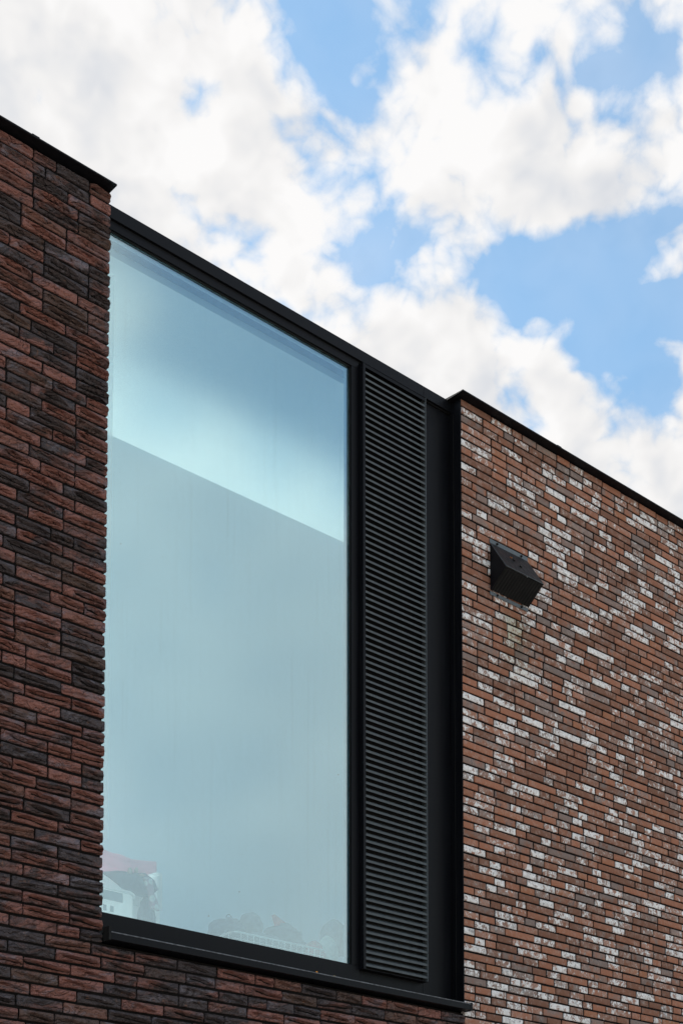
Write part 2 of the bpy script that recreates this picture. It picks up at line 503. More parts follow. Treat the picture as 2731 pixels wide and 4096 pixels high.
class MB:
    def __init__(self):
        self.bm = bmesh.new()

    def box(self, x0, x1, y0, y1, z0, z1):
        v = [self.bm.verts.new((x, y, z)) for x in (x0, x1) for y in (y0, y1) for z in (z0, z1)]
        for f in ((0, 1, 3, 2), (4, 6, 7, 5), (0, 4, 5, 1), (2, 3, 7, 6), (0, 2, 6, 4), (1, 5, 7, 3)):
            self.bm.faces.new([v[i] for i in f])
        return self

    def prism(self, prof, x0, x1):
        """closed (y, z) profile extruded along x"""
        a = [self.bm.verts.new((x0, y, z)) for y, z in prof]
        b = [self.bm.verts.new((x1, y, z)) for y, z in prof]
        n = len(prof)
        for i in range(n):
            self.bm.faces.new((a[i], a[(i + 1) % n], b[(i + 1) % n], b[i]))
        self.bm.faces.new(a[::-1])
        self.bm.faces.new(b)
        return self

    def tube(self, pts, r, seg=8):
        rings = []
        for i, p in enumerate(pts):
            p = Vector(p)
            d = (Vector(pts[min(i + 1, len(pts) - 1)]) - Vector(pts[max(i - 1, 0)])).normalized()
            u = d.orthogonal().normalized()
            v = d.cross(u)
            rings.append([self.bm.verts.new(p + (u * math.cos(t) + v * math.sin(t)) * r) for t in (2 * math.pi * k / seg for k in range(seg))])
        for a, b in zip(rings, rings[1:]):
            for k in range(seg):
                self.bm.faces.new((a[k], a[(k + 1) % seg], b[(k + 1) % seg], b[k]))
        self.bm.faces.new(rings[0][::-1])
        self.bm.faces.new(rings[-1])
        return self

    def blob(self, c, s, seed=0, amp=0.3, sub=3, freq=1.6, flat=0.0):
        """crumpled cloth heap: displaced ball"""
        g = bmesh.ops.create_icosphere(self.bm, subdivisions=sub, radius=1.0)
        for v in g['verts']:
            p = v.co.normalized()
            k = 1 + amp * (mnoise.noise(p * freq + Vector((seed * 3.1, seed, 0))) + 0.5 * mnoise.noise(p * freq * 2.7 + Vector((seed, 0, seed * 2))))
            q = p * k
            q.z = max(q.z, -0.55 + flat)
            v.co = Vector((c[0] + q.x * s[0], c[1] + q.y * s[1], c[2] + q.z * s[2]))
        return self

    def build(self, name, m, parent=None, smooth=False, bevel=0.0, origin=None, seg=2):
        bm = self.bm
        bmesh.ops.recalc_face_normals(bm, faces=bm.faces[:])
        if bevel:
            bmesh.ops.bevel(bm, geom=[e for e in bm.edges if e.calc_face_angle(0) > 0.5], offset=bevel, segments=seg, profile=0.5, affect='EDGES')
        if origin is not None:
            bmesh.ops.translate(bm, verts=bm.verts[:], vec=-Vector(origin))
        me = bpy.data.meshes.new(name)
        bm.to_mesh(me)
        bm.free()
        me.materials.append(M[m] if isinstance(m, str) else m)
        if smooth:
            me.polygons.foreach_set('use_smooth', [True] * len(me.polygons))
        return link(name, me, parent, origin)


# ------------------------------------------------------------------ ground
g = MB()
g.box(-120, 120, -120, 120, -0.3, 0.0)
tag(g.build('ground', 'paving'), kind='structure')

# ------------------------------------------------------------------ the two houses
RX = 2.217          # where the limed wall begins
TOP = 6.52
house_b = empty('brown_brick_house', (0, 0, 0), 'dark brown rough brick house with tall black framed window', 'house')
house_w = empty('limed_brick_house', (RX, 0, 0), 'red brick house with whitewashed patchy bricks and a vent hood', 'house')

wall_b = MB()
wall_b.box(-2.6, -0.010, 0.0095, 0.105, 0, TOP)
wall_b.box(-0.010, RX - 0.006, 0.0095, 0.105, 0, 3.178)
wall_b = wall_b.build('wall', 'mortar_dark', house_b)
wall_w = MB()
wall_w.box(RX + 0.006, 7.2, 0.0055, 0.105, 0, TOP)
wall_w = wall_w.build('wall', 'mortar', house_w)

# camera-independent ranking uses the place where the photograph was taken
FH = Vector((math.cos(R(HEAD)), math.sin(R(HEAD)), 0))
RT = Vector((math.sin(R(HEAD)), -math.cos(R(HEAD)), 0))
FW = FH * math.cos(R(PITCH)) + Vector((0, 0, 1)) * math.sin(R(PITCH))
UP = -FH * math.sin(R(PITCH)) + Vector((0, 0, 1)) * math.cos(R(PITCH))


def shown(x0, x1, z0, z1):
    """share of the photograph that a brick covers"""
    f = 52.82 / 36.0
    uv = []
    for x, z in ((x0, z0), (x1, z0), (x1, z1), (x0, z1)):
        d = Vector((x, 0, z)) - CAM
        q = d.dot(FW)
        uv.append((f * d.dot(RT) / q, f * d.dot(UP) / q - 0.681))
    cx = [min(max(u, -0.3334), 0.3334) for u, _ in uv]
    if max(cx) - min(cx) < 1e-4:
        return 0
    if max(v for _, v in uv) < -0.5 or min(v for _, v in uv) > 0.5:
        return 0
    frac = (max(cx) - min(cx)) / (max(u for u, _ in uv) - min(u for u, _ in uv))
    a = 0
    for i in range(4):
        (u0, v0), (u1, v1) = uv[i], uv[(i + 1) % 4]
        a += u0 * v1 - u1 * v0
    return abs(a) * 0.5 * frac


def brick_mesh(L, H, D, xs, edge, rough, seed, fold=0.0, plain_z=(0, 0.09, 0.91, 1)):
    """verts and faces of one brick around its centre, front at local y = 0, with worn edges.
    fold > 0 lays one clay flap over the face: its lower edge overhangs, the face below slopes out again"""
    rr = random.Random(seed)
    nx = len(xs) - 1
    V, F = [], []
    m = rr.uniform(0.6, 1.8) * (1 if rr.random() < 0.82 else -0.5) * L / 0.213
    zc = rr.uniform(0.36, 0.66)
    d = fold * rr.choice((0.25, 0.7, 1.0, 1.25))
    wav, ph = rr.uniform(0.03, 0.12), rr.uniform(0, 6.28)
    nz = 5 if fold else len(plain_z) - 1
    grid = []
    for x in xs:
        if fold:
            zl = min(max(zc - m * (x - 0.5) + wav * math.sin(ph + 9 * x), 0.0), 1.0)
            k = min(1.0, zl / 0.12, (1 - zl) / 0.12)              # flap dies out towards the arrises
            zl = 0.22 + 0.56 * zl
            grid.append(([0, 0.10, zl - 0.085, zl + 0.065, 0.90, 1], [0.0, -0.45 * d, 0.8 * d * k, -0.9 * d * k, -0.1 * d, 0.0]))
        else:
            grid.append((plain_z, [0.0] * len(plain_z)))
    for j in range(nz + 1):
        for i, x in enumerate(xs):
            border = i in (0, nx) or j in (0, nz)
            px = -L / 2 + L * x
            pz = -H / 2 + H * grid[i][0][j]
            y = edge if border else grid[i][1][j] * (0.55 if i in (1, nx - 1) else 1.0) + rr.uniform(-rough, rough)
            if border and fold:
                y += rr.uniform(-0.001, 0.001)
            jig = rough * 0.7
            if i in (0, nx):
                px += rr.uniform(-jig, jig) * 0.6
                if j in (0, nz):
                    px += (edge * 0.7) * (1 if i == 0 else -1)
            if j in (0, nz):
                pz += rr.uniform(-jig, jig)
            V.append((px, y, pz))
    w1 = nx + 1
    for j in range(nz):
        for i in range(nx):
            a = j * w1 + i
            F.append((a, a + 1, a + w1 + 1, a + w1))
    b = len(V)
    for x, z in ((-L / 2, -H / 2), (L / 2, -H / 2), (L / 2, H / 2), (-L / 2, H / 2)):
        V.append((x * (1 - 0.004), D, z * 0.97))
    F.append(tuple([b, b + 1] + [i for i in range(nx, -1, -1)]))
    F.append(tuple([b + 2, b + 3] + [nz * w1 + i for i in range(0, nx + 1)]))
    F.append(tuple([b + 3, b] + [j * w1 for j in range(0, nz + 1)]))
    F.append(tuple([b + 1, b + 2] + [j * w1 + nx for j in range(nz, -1, -1)]))
    S = [not (fold and k // nx == 2) for k in range(nx * nz)] + [False] * 4
    return V, F, S


def lay(wall, house, bricks, mname, maker, rest_label):
    """the 300 bricks that show largest are parts of the wall, the others one part of the house"""
    order = sorted(range(len(bricks)), key=lambda i: -shown(*bricks[i][:4]))
    single = set(order[:300])
    VV, FF, CC, SS = [], [], [], []
    for i, (x0, x1, z0, z1, deep) in enumerate(bricks):
        V, F, S = maker(i, x1 - x0, z1 - z0, deep, i in single)
        c = ((x0 + x1) / 2, 0.0, (z0 + z1) / 2)
        rc = random.Random(i * 7 + len(bricks))
        col = (rc.random(), rc.random(), (i * 0.618034 + 0.3 * rc.random()) % 1.0, 1.0)
        tw = rc.uniform(-0.0025, 0.0025)
        c = (c[0], c[1] + rc.uniform(-0.0012, 0.0018), c[2])
        if i in single:
            me = bpy.data.meshes.new('brick')
            me.from_pydata([(x, y + tw * x / 0.1, z) for x, y, z in V], [], F)
            at = me.attributes.new('rnd', 'FLOAT_COLOR', 'POINT')
            at.data.foreach_set('color', col * len(V))
            me.materials.append(M[mname])
            me.polygons.foreach_set('use_smooth', S)
            link('brick', me, wall, c)
        else:
            b = len(VV)
            VV += [(x + c[0], y + tw * x / 0.1 + c[1], z + c[2]) for x, y, z in V]
            FF += [tuple(k + b for k in f) for f in F]
            SS += S
            CC += list(col) * len(V)
    me = bpy.data.meshes.new('brickwork')
    me.from_pydata(VV, [], FF)
    at = me.attributes.new('rnd', 'FLOAT_COLOR', 'POINT')
    at.data.foreach_set('color', CC)
    me.materials.append(M[mname])
    me.polygons.foreach_set('use_smooth', SS)
    o = link('brickwork', me, house)
    tag(o, rest_label, kind='stuff')


# brown wall: long folded bricks with deep dark joints
rb = random.Random(21)
bricks = []
ROW = 0.054
k = 0
while True:
    z1 = TOP - 0.004 - k * ROW
    z0 = z1 - 0.0425
    k += 1
    if z0 < 0.02:
        break
    right = 0.0 if z1 > 3.18 else RX - 0.004
    x = right + rb.uniform(-0.0015, 0.003)
    first = rb.choice((0.213, 0.158, 0.103)) if right == 0 else rb.uniform(0.09, 0.213)
    n = 0
    while x > -2.5:
        L = first if n == 0 else rb.choices((0.213, 0.158, 0.104), (0.74, 0.16, 0.10))[0]
        hz = rb.uniform(-0.001, 0.0012)
        bricks.append((x - L, x, z0 + hz, z1 + hz, 0.088 if n == 0 and right == 0 else 0.045))
        x -= L + 0.0070 + rb.uniform(-0.001, 0.001)
        n += 1


def make_brown(i, L, H, D, fine):
    if fine:
        return brick_mesh(L, H, D, [0, 0.028, 0.2, 0.36, 0.52, 0.68, 0.84, 0.972, 1], 0.0032, 0.0011, i + 11, fold=0.016)
    return brick_mesh(L, H, D, [0, 0.03, 0.35, 0.65, 0.97, 1], 0.0032, 0.0010, i + 11, fold=0.011)


lay(wall_b, house_b, bricks, 'brown', make_brown, 'remaining dark brown bricks of the rough wall')

# limed wall: slim bricks of mixed lengths
rw = random.Random(5)
bricks = []
ROW2 = 0.04363
k = 0
while True:
    z1 = TOP - 0.003 - k * ROW2
    z0 = z1 - 0.0336
    k += 1
    if z0 < 0.02:
        break
    x = RX
    n = 0
    while x < 7.1:
        L = rw.choices((0.230, 0.165, 0.112, 0.076), (0.17, 0.26, 0.36, 0.21))[0]
        L += rw.uniform(-0.004, 0.004)
        if n == 0:
            L = rw.choice((0.232, 0.165, 0.112, 0.076))
        hz = rw.uniform(-0.0012, 0.0012)
        bricks.append((x, x + L, z0 + hz, z1 + hz, 0.028))
        x += L + 0.0088 + rw.uniform(-0.0012, 0.0015)
        n += 1


def make_limed(i, L, H, D, fine):
    t = 0.006 / L
    return brick_mesh(L, H, D, [0, t, 1 - t, 1], 0.0014, 0.0006, i + 5)


lay(wall_w, house_w, bricks, 'limed', make_limed, 'remaining whitewashed bricks of the limed wall')

# bodies behind the brick skin (side walls, backs and flat roofs)
b = MB()
b.box(-2.6, -2.35, 0.107, 6.0, 0, TOP - 0.01)
b.build('side_wall', 'render', house_b)
b = MB()
b.box(-2.35, 2.2, 5.8, 6.0, 0, TOP - 0.01)
b.build('rear_wall', 'render', house_b)
b = MB()
b.box(-2.348, 2.6, 0.172, 2.0, TOP - 0.06, TOP - 0.02)
b.box(-2.348, 2.6, 4.6, 5.798, TOP - 0.06, TOP - 0.02)
rf = b.build('roof', 'roofing', house_b)
b = MB()
b.box(-2.3, 2.59, 2.005, 4.59, TOP - 0.03, TOP - 0.024)  # unseen roof opening, added to flood the rear room with daylight
b.build('added_rooflight_pane', 'clear', rf)
b = MB()
b.box(7.0, 7.2, 0.107, 6.0, 0, TOP - 0.01)
b.build('side_wall', 'render', house_w)
b = MB()
b.box(2.24, 6.998, 5.8, 6.0, 0, TOP - 0.01)
b.build('rear_wall', 'render', house_w)
b = MB()
b.box(2.71, 6.998, 0.13, 5.798, TOP - 0.06, TOP - 0.02)
b.build('roof', 'roofing', house_w)

# copings: thin folded metal sheets with a drip edge
b = MB()
b.prism([(-0.05, 6.523), (-0.05, 6.531), (0.11, 6.541), (0.11, 6.523)], -2.65, 0.0)
b.build('coping', 'coping', house_b, bevel=0.0015)
b = MB()
b.prism([(-0.05, 6.523), (-0.05, 6.531), (0.11, 6.541), (0.11, 6.523)], 2.176, 7.25)
b.build('coping', 'coping', house_w, bevel=0.0015)
for hs, xs_ in ((house_b, (-0.42,)), (house_w, (2.95, 4.45))):
    for x_ in xs_:
        b = MB()
        b.prism([(-0.0515, 6.5220), (-0.0515, 6.5325), (0.112, 6.5425), (0.112, 6.5415), (-0.0502, 6.5315), (-0.0502, 6.5220)], x_, x_ + 0.035)
        b.build('coping_joint', 'hood', hs)
b = MB()
b.box(2.2115, 2.2155, 0.002, 0.09, 3.222, 6.5225)
b.build('reveal_cladding', 'metal', house_w, bevel=0.0008)
b = MB()
b.box(2.2085, 2.211, 0.052, 0.0555, 3.222, 6.45)
b.build('cladding_seam', 'rubber', house_w)

# ------------------------------------------------------------------ window front of the brown house
fas = MB()
fas.prism([(0.067, 6.468), (0.067, 6.526), (0.071, 6.530), (0.17, 6.530), (0.17, 6.468)], 0.002, 1.998)
fas = fas.build('fascia', 'metal', house_b, bevel=0.001)
b = MB()
b.prism([(0.067, 6.468), (0.067, 6.526), (0.071, 6.530), (0.17, 6.530), (0.17, 6.468)], 2.0, 2.211)
b.build('fascia_end_piece', 'metal', fas, bevel=0.001)
b = MB()
b.box(0.002, 2.211, 0.080, 0.17, 6.4625, 6.4675)
b.build('shadow_joint', 'rubber', fas)

win = empty('window', (0, 0.085, 3.2))
win.parent = house_b
fr = MB()
fr.box(0.002, 1.5435, 0.078, 0.101, 6.425, 6.462)          # head
fr.build('head_rail', 'metal', win, bevel=0.0012)
b = MB()
b.box(1.493, 1.5435, 0.0785, 0.101, 3.336, 6.4245)
b.build('stile', 'metal', win, bevel=0.0012)
b = MB()
b.box(0.002, 0.03, 0.0785, 0.101, 3.336, 6.4245)
b.build('stile', 'metal', win, bevel=0.0012)
b = MB()
b.box(0.002, 1.5435, 0.078, 0.101, 3.236, 3.335)
b.build('bottom_rail', 'metal', win, bevel=0.0012)
b = MB()
b.box(0.031, 1.488, 0.0955, 0.0985, 3.34, 6.419)
b.build('pane', 'glass', win)
sl = MB()
sl.box(0.031, 1.488, 0.086, 0.109, 6.4195, 6.4248)
sl.box(1.4885, 1.4928, 0.086, 0.108, 3.3355, 6.4245)
sl.box(0.031, 1.488, 0.088, 0.108, 3.3355, 3.3395)
sl.build('seal', 'rubber', win)
inn = MB()
inn.box(0.031, 1.5435, 0.1095, 0.122, 6.411, 6.462)
inn.box(1.481, 1.5435, 0.1095, 0.122, 3.34, 6.4105)
inn.box(0.031, 1.5435, 0.1095, 0.122, 3.20, 3.339)
inn.build('inner_frame', 'inner', win)

# louvre panel standing proud of the metal cladding
LX0, LX1, LY0, LY1, LZ0, LZ1 = 1.545, 1.996, 0.047, 0.088, 3.318, 6.452
lou = empty('louvre_panel', (LX0, LY1, LZ0))
lou.parent = house_b
b = MB()
b.prism([(LY0, LZ0), (LY0, LZ0 + 0.002), (LY1, LZ0 + 0.002), (LY1, LZ0)], LX0, LX1)
b.build('bottom_rail', 'metal', lou)
b = MB()
b.box(LX0, LX0 + 0.003, LY0, LY1, LZ0 + 0.0025, LZ1 - 0.0025)
b.box(LX0 + 0.003, LX0 + 0.017, LY0 + 0.001, LY0 + 0.004, LZ0 + 0.0025, LZ1 - 0.0025)
b.build('side_rail', 'metal', lou)
b = MB()
b.box(LX1 - 0.003, LX1, LY0, LY1, LZ0 + 0.0025, LZ1 - 0.0025)
b.build('side_rail', 'metal_slat', lou)
b = MB()
b.box(LX0, LX1, LY0, LY1, LZ1 - 0.002, LZ1)
b.box(LX0 + 0.018, LX1 - 0.0035, LY0 + 0.002, LY0 + 0.006, LZ1 - 0.020, LZ1 - 0.0025)
b.build('top_rail', 'metal', lou)
b = MB()
b.box(LX0 + 0.004, LX1 - 0.004, LY1 - 0.004, LY1 - 0.001, LZ0 + 0.003, LZ1 - 0.003)
b.build('insect_screen', 'rubber', lou)
SP = 0.03296
prof = [(0.0, 0.0), (0.0, 0.0105), (0.0015, 0.0118), (0.031, 0.0300), (0.031, 0.0282), (0.0018, 0.0100), (0.0018, 0.0)]
sb = MB()
sb.prism(prof, 0, LX1 - LX0 - 0.022)
bmesh.ops.recalc_face_normals(sb.bm, faces=sb.bm.faces[:])
slat_me = bpy.data.meshes.new('slat')
sb.bm.to_mesh(slat_me)
sb.bm.free()
slat_me.materials.append(M['metal_slat'])
z = LZ1 - 0.052
rs = random.Random(3)
ns = 0
while z > LZ0 + 0.006:
    sl_o = link('slat', slat_me, lou, (LX0 + 0.018, LY0 + 0.003 + rs.uniform(-0.0003, 0.0003), z + rs.uniform(-0.0004, 0.0004)))
    sl_o.rotation_euler = (rs.uniform(-0.03, 0.03), rs.uniform(-0.0012, 0.0012), 0)
    z -= SP
    ns += 1

b = MB()
b.box(1.5445, 1.9975, 0.090, 0.13, 3.236, 6.462)
b.build('backing_panel', 'metal', house_b)
b = MB()
b.box(1.999, 2.211, 0.0895, 0.13, 3.236, 6.462)
b.build('side_panel', 'metal', house_b, bevel=0.001)

# sill with folded end caps
sill = MB()
sill.prism([(-0.05, 3.187), (-0.05, 3.2165), (-0.0475, 3.219), (0.0765, 3.236), (0.0765, 3.187)], 0.0135, 2.2085)
sill = sill.build('sill', 'metal', house_b, bevel=0.0016)
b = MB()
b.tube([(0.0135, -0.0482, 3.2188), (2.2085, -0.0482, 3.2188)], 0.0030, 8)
b.build('nosing_highlight', 'nosing_highlight', sill, smooth=True)
for x0, x1 in ((0.0005, 0.013), (2.209, 2.2225)):
    b = MB()
    b.box(x0, x1, -0.051, -0.001, 3.184, 3.243 if x0 < 1 else 3.226)
    b.build('end_cap', 'rubber' if x0 < 1 else 'metal', sill, bevel=0.001)

# ------------------------------------------------------------------ room behind the glass
def room(name, m, *boxes):
    b_ = MB()
    for q_ in boxes:
        b_.box(*q_)
    return tag(b_.build(name, m), kind='structure')


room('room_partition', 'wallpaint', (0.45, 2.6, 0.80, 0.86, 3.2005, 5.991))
room('room_ceiling', 'ceilpaint', (-2.3, 2.6, 0.215, 2.0, 6.42, 6.455))
room('room_floor', 'wood', (-2.3, 2.6, 0.215, 0.80, 3.05, 3.20))
room('rear_room_floor', 'floor', (-2.3, 2.6, 0.8005, 4.6, 3.05, 3.20))
room('room_rear_wall', 'ceilpaint', (-2.34, 2.7, 4.6, 4.7, 3.0, 6.43))
room('room_wall_left', 'ceilpaint', (-2.345, -2.302, 0.13, 4.598, 3.05, 6.43))
room('room_wall_right', 'ceilpaint', (2.602, 2.7, 0.13, 4.598, 3.05, 6.43))
room('room_front_wall', 'ceilpaint', (-2.3, 0.0, 0.137, 0.21, 3.21, 6.415), (1.56, 2.6, 0.137, 0.21, 3.21, 6.415))

# ------------------------------------------------------------------ things behind the glass
# sheer curtain
cv, cf = [], []
nx = 40
for i in range(nx + 1):
    x = -0.35 + 0.56 * i / nx
    y = 0.30 + 0.022 * math.sin(i * 1.35) + 0.008 * math.sin(i * 0.5)
    cv += [(x, y, 3.74), (x + 0.004, y, 6.405)]
for i in range(nx):
    cf.append((2 * i, 2 * i + 2, 2 * i + 3, 2 * i + 1))
me = bpy.data.meshes.new('sheer_curtain')
me.from_pydata(cv, [], cf)
me.materials.append(M['sheer'])
me.polygons.foreach_set('use_smooth', [True] * len(cf))
tag(link('sheer_curtain', me), 'white sheer curtain hanging at the brick edge of the window', 'curtain')

# white tub with slots and a raised rounded lid
tub = empty('storage_tub', (0.15, 0.45, 3.2), 'white plastic storage tub with square slots at the window bottom', 'tub')


def rounded_tub(x0, x1, y0, y1, z0, z1, r, seg=6, flare=0.0):
    m_ = MB()
    rings = []
    for zz, e in ((z0, -flare), (z1 - 0.012, 0), (z1 - 0.012, 0.010), (z1, 0.010), (z1, -0.004)):
        ring = []
        for cx, cy, a0 in ((x1 - r, y1 - r, 0), (x0 + r, y1 - r, 90), (x0 + r, y0 + r, 180), (x1 - r, y0 + r, 270)):
            for s_ in range(seg + 1):
                a = R(a0 + 90 * s_ / seg)
                ring.append(m_.bm.verts.new((cx + (r + e) * math.cos(a), cy + (r + e) * math.sin(a), zz)))
        rings.append(ring)
    for p_, q_ in zip(rings, rings[1:]):
        for i_ in range(len(p_)):
            m_.bm.faces.new((p_[i_], p_[(i_ + 1) % len(p_)], q_[(i_ + 1) % len(p_)], q_[i_]))
    m_.bm.faces.new(rings[0][::-1])
    m_.bm.faces.new(rings[-1])
    return m_


rounded_tub(-0.12, 0.44, 0.36, 0.62, 3.2, 3.548, 0.10, flare=0.01).build('body', 'milky', tub)
for i in range(4):
    b = MB()
    x = 0.155 + i * 0.038
    b.box(x, x + 0.018, 0.3555, 0.3585, 3.435, 3.462)
    b.build('slot', 'slot', tub)
b = MB()
b.box(0.02, 0.335, 0.3545, 0.3582, 3.487, 3.530)
b.build('handle_recess', 'slot', tub, bevel=0.001)
lid = MB()
pr = []
for i in range(13):
    t = i / 12
    pr.append((0.36 - 0.42 * t, 3.551 + 0.115 * math.sin(t * math.pi / 2) ** 0.8))
va = [lid.bm.verts.new((x, 0.38, z_)) for x, z_ in pr] + [lid.bm.verts.new((-0.06, 0.38, 3.551))]
vb = [lid.bm.verts.new((x, 0.60, z_)) for x, z_ in pr] + [lid.bm.verts.new((-0.06, 0.60, 3.551))]
for i in range(len(va)):
    j = (i + 1) % len(va)
    lid.bm.faces.new((va[i], va[j], vb[j], vb[i]))
lid.bm.faces.new(va[::-1])
lid.bm.faces.new(vb)
lid.build('lid', 'milky', tub)

# dark patterned garment heaped beside the tub
ga = empty('garment_heap', (0.42, 0.44, 3.549), 'dark blue garment heap with tan spots under the pink cloth', 'clothes')
b = MB()
b.blob((0.42, 0.45, 3.605), (0.135, 0.10, 0.075), 3, 0.22)
b.build('cloth', 'navy', ga, smooth=True)
for x, z_, sx, sz in ((0.37, 3.64, 0.012, 0.020), (0.405, 3.65, 0.010, 0.018), (0.435, 3.635, 0.016, 0.007)):
    b = MB()
    b.blob((x, 0.352, z_), (sx, 0.008, sz), 2, 0.1, 2)
    b.build('spot', 'tan', ga, smooth=True)
b = MB()
b.blob((0.505, 0.42, 3.45), (0.032, 0.06, 0.11), 9, 0.2)
b.build('hanging_sleeve', 'navy', ga, smooth=True)

fl = MB()
n0 = 14
rows = []
for i in range(n0 + 1):
    t = i / n0
    zc = 3.625 - 0.14 * t
    xc = 0.468 + 0.045 * t
    rows.append([fl.bm.verts.new((xc + dx + 0.004 * math.sin(7 * t + dx * 90), 0.335 + yy, zc)) for dx, yy in ((-0.02, 0.012), (-0.008, 0.0), (0.006, 0.004), (0.02, 0.012), (0.02, 0.024), (-0.02, 0.024))])
for a_, c_ in zip(rows, rows[1:]):
    for i in range(6):
        fl.bm.faces.new((a_[i], a_[(i + 1) % 6], c_[(i + 1) % 6], c_[i]))
fl.bm.faces.new(rows[0][::-1])
fl.bm.faces.new(rows[-1])
tag(fl.build('floral_scarf', 'floral', smooth=True), 'pale floral scarf hanging in front of the white board', 'scarf')

# pink folded cloth on top
pk = MB()
nx, nz = 26, 8
top, bot = [], []
for j in range(nz + 1):
    for i in range(nx + 1):
        x = -0.18 + 0.70 * i / nx
        y = 0.35 + 0.24 * j / nz
        s_ = i / nx
        e_ = 0.008 * mnoise.noise(Vector((x * 14, y * 14, 0.3))) + 0.010 * math.sin(s_ * 7 + j * 0.5)
        top.append(pk.bm.verts.new((x, y + 0.015 * math.sin(s_ * 9), 3.722 - 0.012 * s_ + e_)))
        bot.append(pk.bm.verts.new((x, y + 0.015 * math.sin(s_ * 9), 3.668 + 0.022 * math.sin(s_ * 5.5 + 0.6) + e_ * 0.5)))
W1 = nx + 1
for j in range(nz):
    for i in range(nx):
        a_ = j * W1 + i
        pk.bm.faces.new((top[a_], top[a_ + 1], top[a_ + W1 + 1], top[a_ + W1]))
        pk.bm.faces.new((bot[a_ + W1], bot[a_ + W1 + 1], bot[a_ + 1], bot[a_]))
for i in range(nx):
    pk.bm.faces.new((bot[i], bot[i + 1], top[i + 1], top[i]))
    a_ = nz * W1 + i
    pk.bm.faces.new((top[a_], top[a_ + 1], bot[a_ + 1], bot[a_]))
for j in range(nz):
    a_ = j * W1
    pk.bm.faces.new((top[a_], top[a_ + W1], bot[a_ + W1], bot[a_]))
    a_ += nx
    pk.bm.faces.new((bot[a_], bot[a_ + W1], top[a_ + W1], top[a_]))
tag(pk.build('pink_cloth', 'pink', smooth=True), 'folded pink cloth lying on top of the white tub', 'cloth')

# white framed board leaning
bd = empty('framed_board', (0.50, 0.44, 3.2), 'white framed board standing beside the dark garment', 'board')
b = MB()
b.box(0.42, 0.604, 0.447, 0.462, 3.20, 3.693)
b.build('panel', 'milky', bd)
for q in ((0.588, 0.606, 3.515, 3.694), (0.42, 0.5875, 3.680, 3.694), (0.42, 0.5875, 3.515, 3.529)):
    b = MB()
    b.box(q[0], q[1], 0.432, 0.4465, q[2], q[3])
    b.build('frame_rail', 'milky', bd, bevel=0.002)

# white wire basket and what is heaped in it
wb = empty('wire_basket', (1.17, 0.42, 3.2), 'white wire basket heaped with dark clothes behind the window', 'basket')
BX0, BX1, BY0, BY1, BZ = 0.905, 1.47, 0.26, 0.56, 3.436
b = MB()
b.tube([(BX0, BY1, BZ), (BX0, BY0 + 0.02, BZ), (BX0 + 0.006, BY0 + 0.006, BZ), (BX0 + 0.02, BY0, BZ), (BX1, BY0, BZ), (BX1, BY1, BZ), (BX0, BY1, BZ)], 0.0052, 8)
b.build('rim', 'white', wb, smooth=True)
b = MB()
b.tube([(BX0 + 0.004, BY1, BZ - 0.032), (BX0 + 0.004, BY0 + 0.003, BZ - 0.032), (BX1, BY0 + 0.003, BZ - 0.032)], 0.0018, 6)
b.build('lower_wire', 'white', wb, smooth=True)
wire = MB()
wire.tube([(0, 0, -0.22), (0, 0, 0)], 0.0023, 6)
wire_me = bpy.data.meshes.new('wire')
wire.bm.to_mesh(wire_me)
wire.bm.free()
wire_me.materials.append(M['white'])
for i in range(14):
    link('wire', wire_me, wb, (0.945 + i * 0.0385, BY0, BZ))
for i in range(6):
    link('wire', wire_me, wb, (BX0, BY0 + 0.045 + i * 0.045, BZ))
b = MB()
for i in range(8):
    b.tube([(BX0, BY0 + 0.02 + i * 0.037, BZ - 0.22), (BX1, BY0 + 0.02 + i * 0.037, BZ - 0.22)], 0.003, 6)
b.build('bottom_wires', 'white', wb)


def heap(name, c, s, m, seed, label, cat, amp=0.28, **kw):
    x = MB()
    x.blob(c, s, seed, amp, **kw)
    return tag(x.build(name, m, smooth=True), label, cat)


sh = empty('dark_bag', (0.97, 0.4, 3.41), 'dark bag with a loop handle in the wire basket', 'bag')
b = MB()
b.blob((0.965, 0.40, 3.465), (0.095, 0.09, 0.068), 4, 0.28)
b.build('body', 'navy', sh, smooth=True)
b = MB()
b.tube([(0.955 + 0.016 * math.cos(t), 0.37, 3.530 + 0.018 * math.sin(t)) for t in [i * math.pi / 8 for i in range(-1, 10)]], 0.0028, 6)
b.build('loop_handle', 'navy', sh, smooth=True)
heap('grey_hat', (1.095, 0.38, 3.515), (0.062, 0.06, 0.068), 'grey', 6, 'grey rounded hat standing between bag and red cloth', 'hat', 0.15)
heap('dark_shirt', (1.30, 0.37, 3.475), (0.115, 0.08, 0.078), 'navy', 8, 'dark crumpled shirt at the middle of the wire basket', 'shirt', 0.3)
heap('grey_trousers', (1.14, 0.34, 3.435), (0.13, 0.06, 0.045), 'grey', 12, 'grey folded trousers behind the basket wires', 'trousers', 0.25)
rd = MB()
vs = [(1.235, 3.60), (1.30, 3.57), (1.35, 3.555), (1.345, 3.50), (1.26, 3.52)]
rd.bm.faces.new([rd.bm.verts.new((x, 0.36, z_)) for x, z_ in vs])
r_ = bmesh.ops.extrude_face_region(rd.bm, geom=rd.bm.faces[:])
for v in r_['geom']:
    if isinstance(v, bmesh.types.BMVert):
        v.co.y += 0.03
tag(rd.build('red_cloth', 'red', bevel=0.004), 'small red pointed cloth above the dark shirt', 'cloth')
heap('red_pouch', (1.475, 0.35, 3.43), (0.06, 0.06, 0.06), 'red', 15, 'red pouch at the end of the wire basket', 'pouch', 0.25)
heap('pale_towel', (1.57, 0.36, 3.45), (0.06, 0.06, 0.085), 'mint', 16, 'pale green towel beside the wire basket end', 'towel', 0.25)
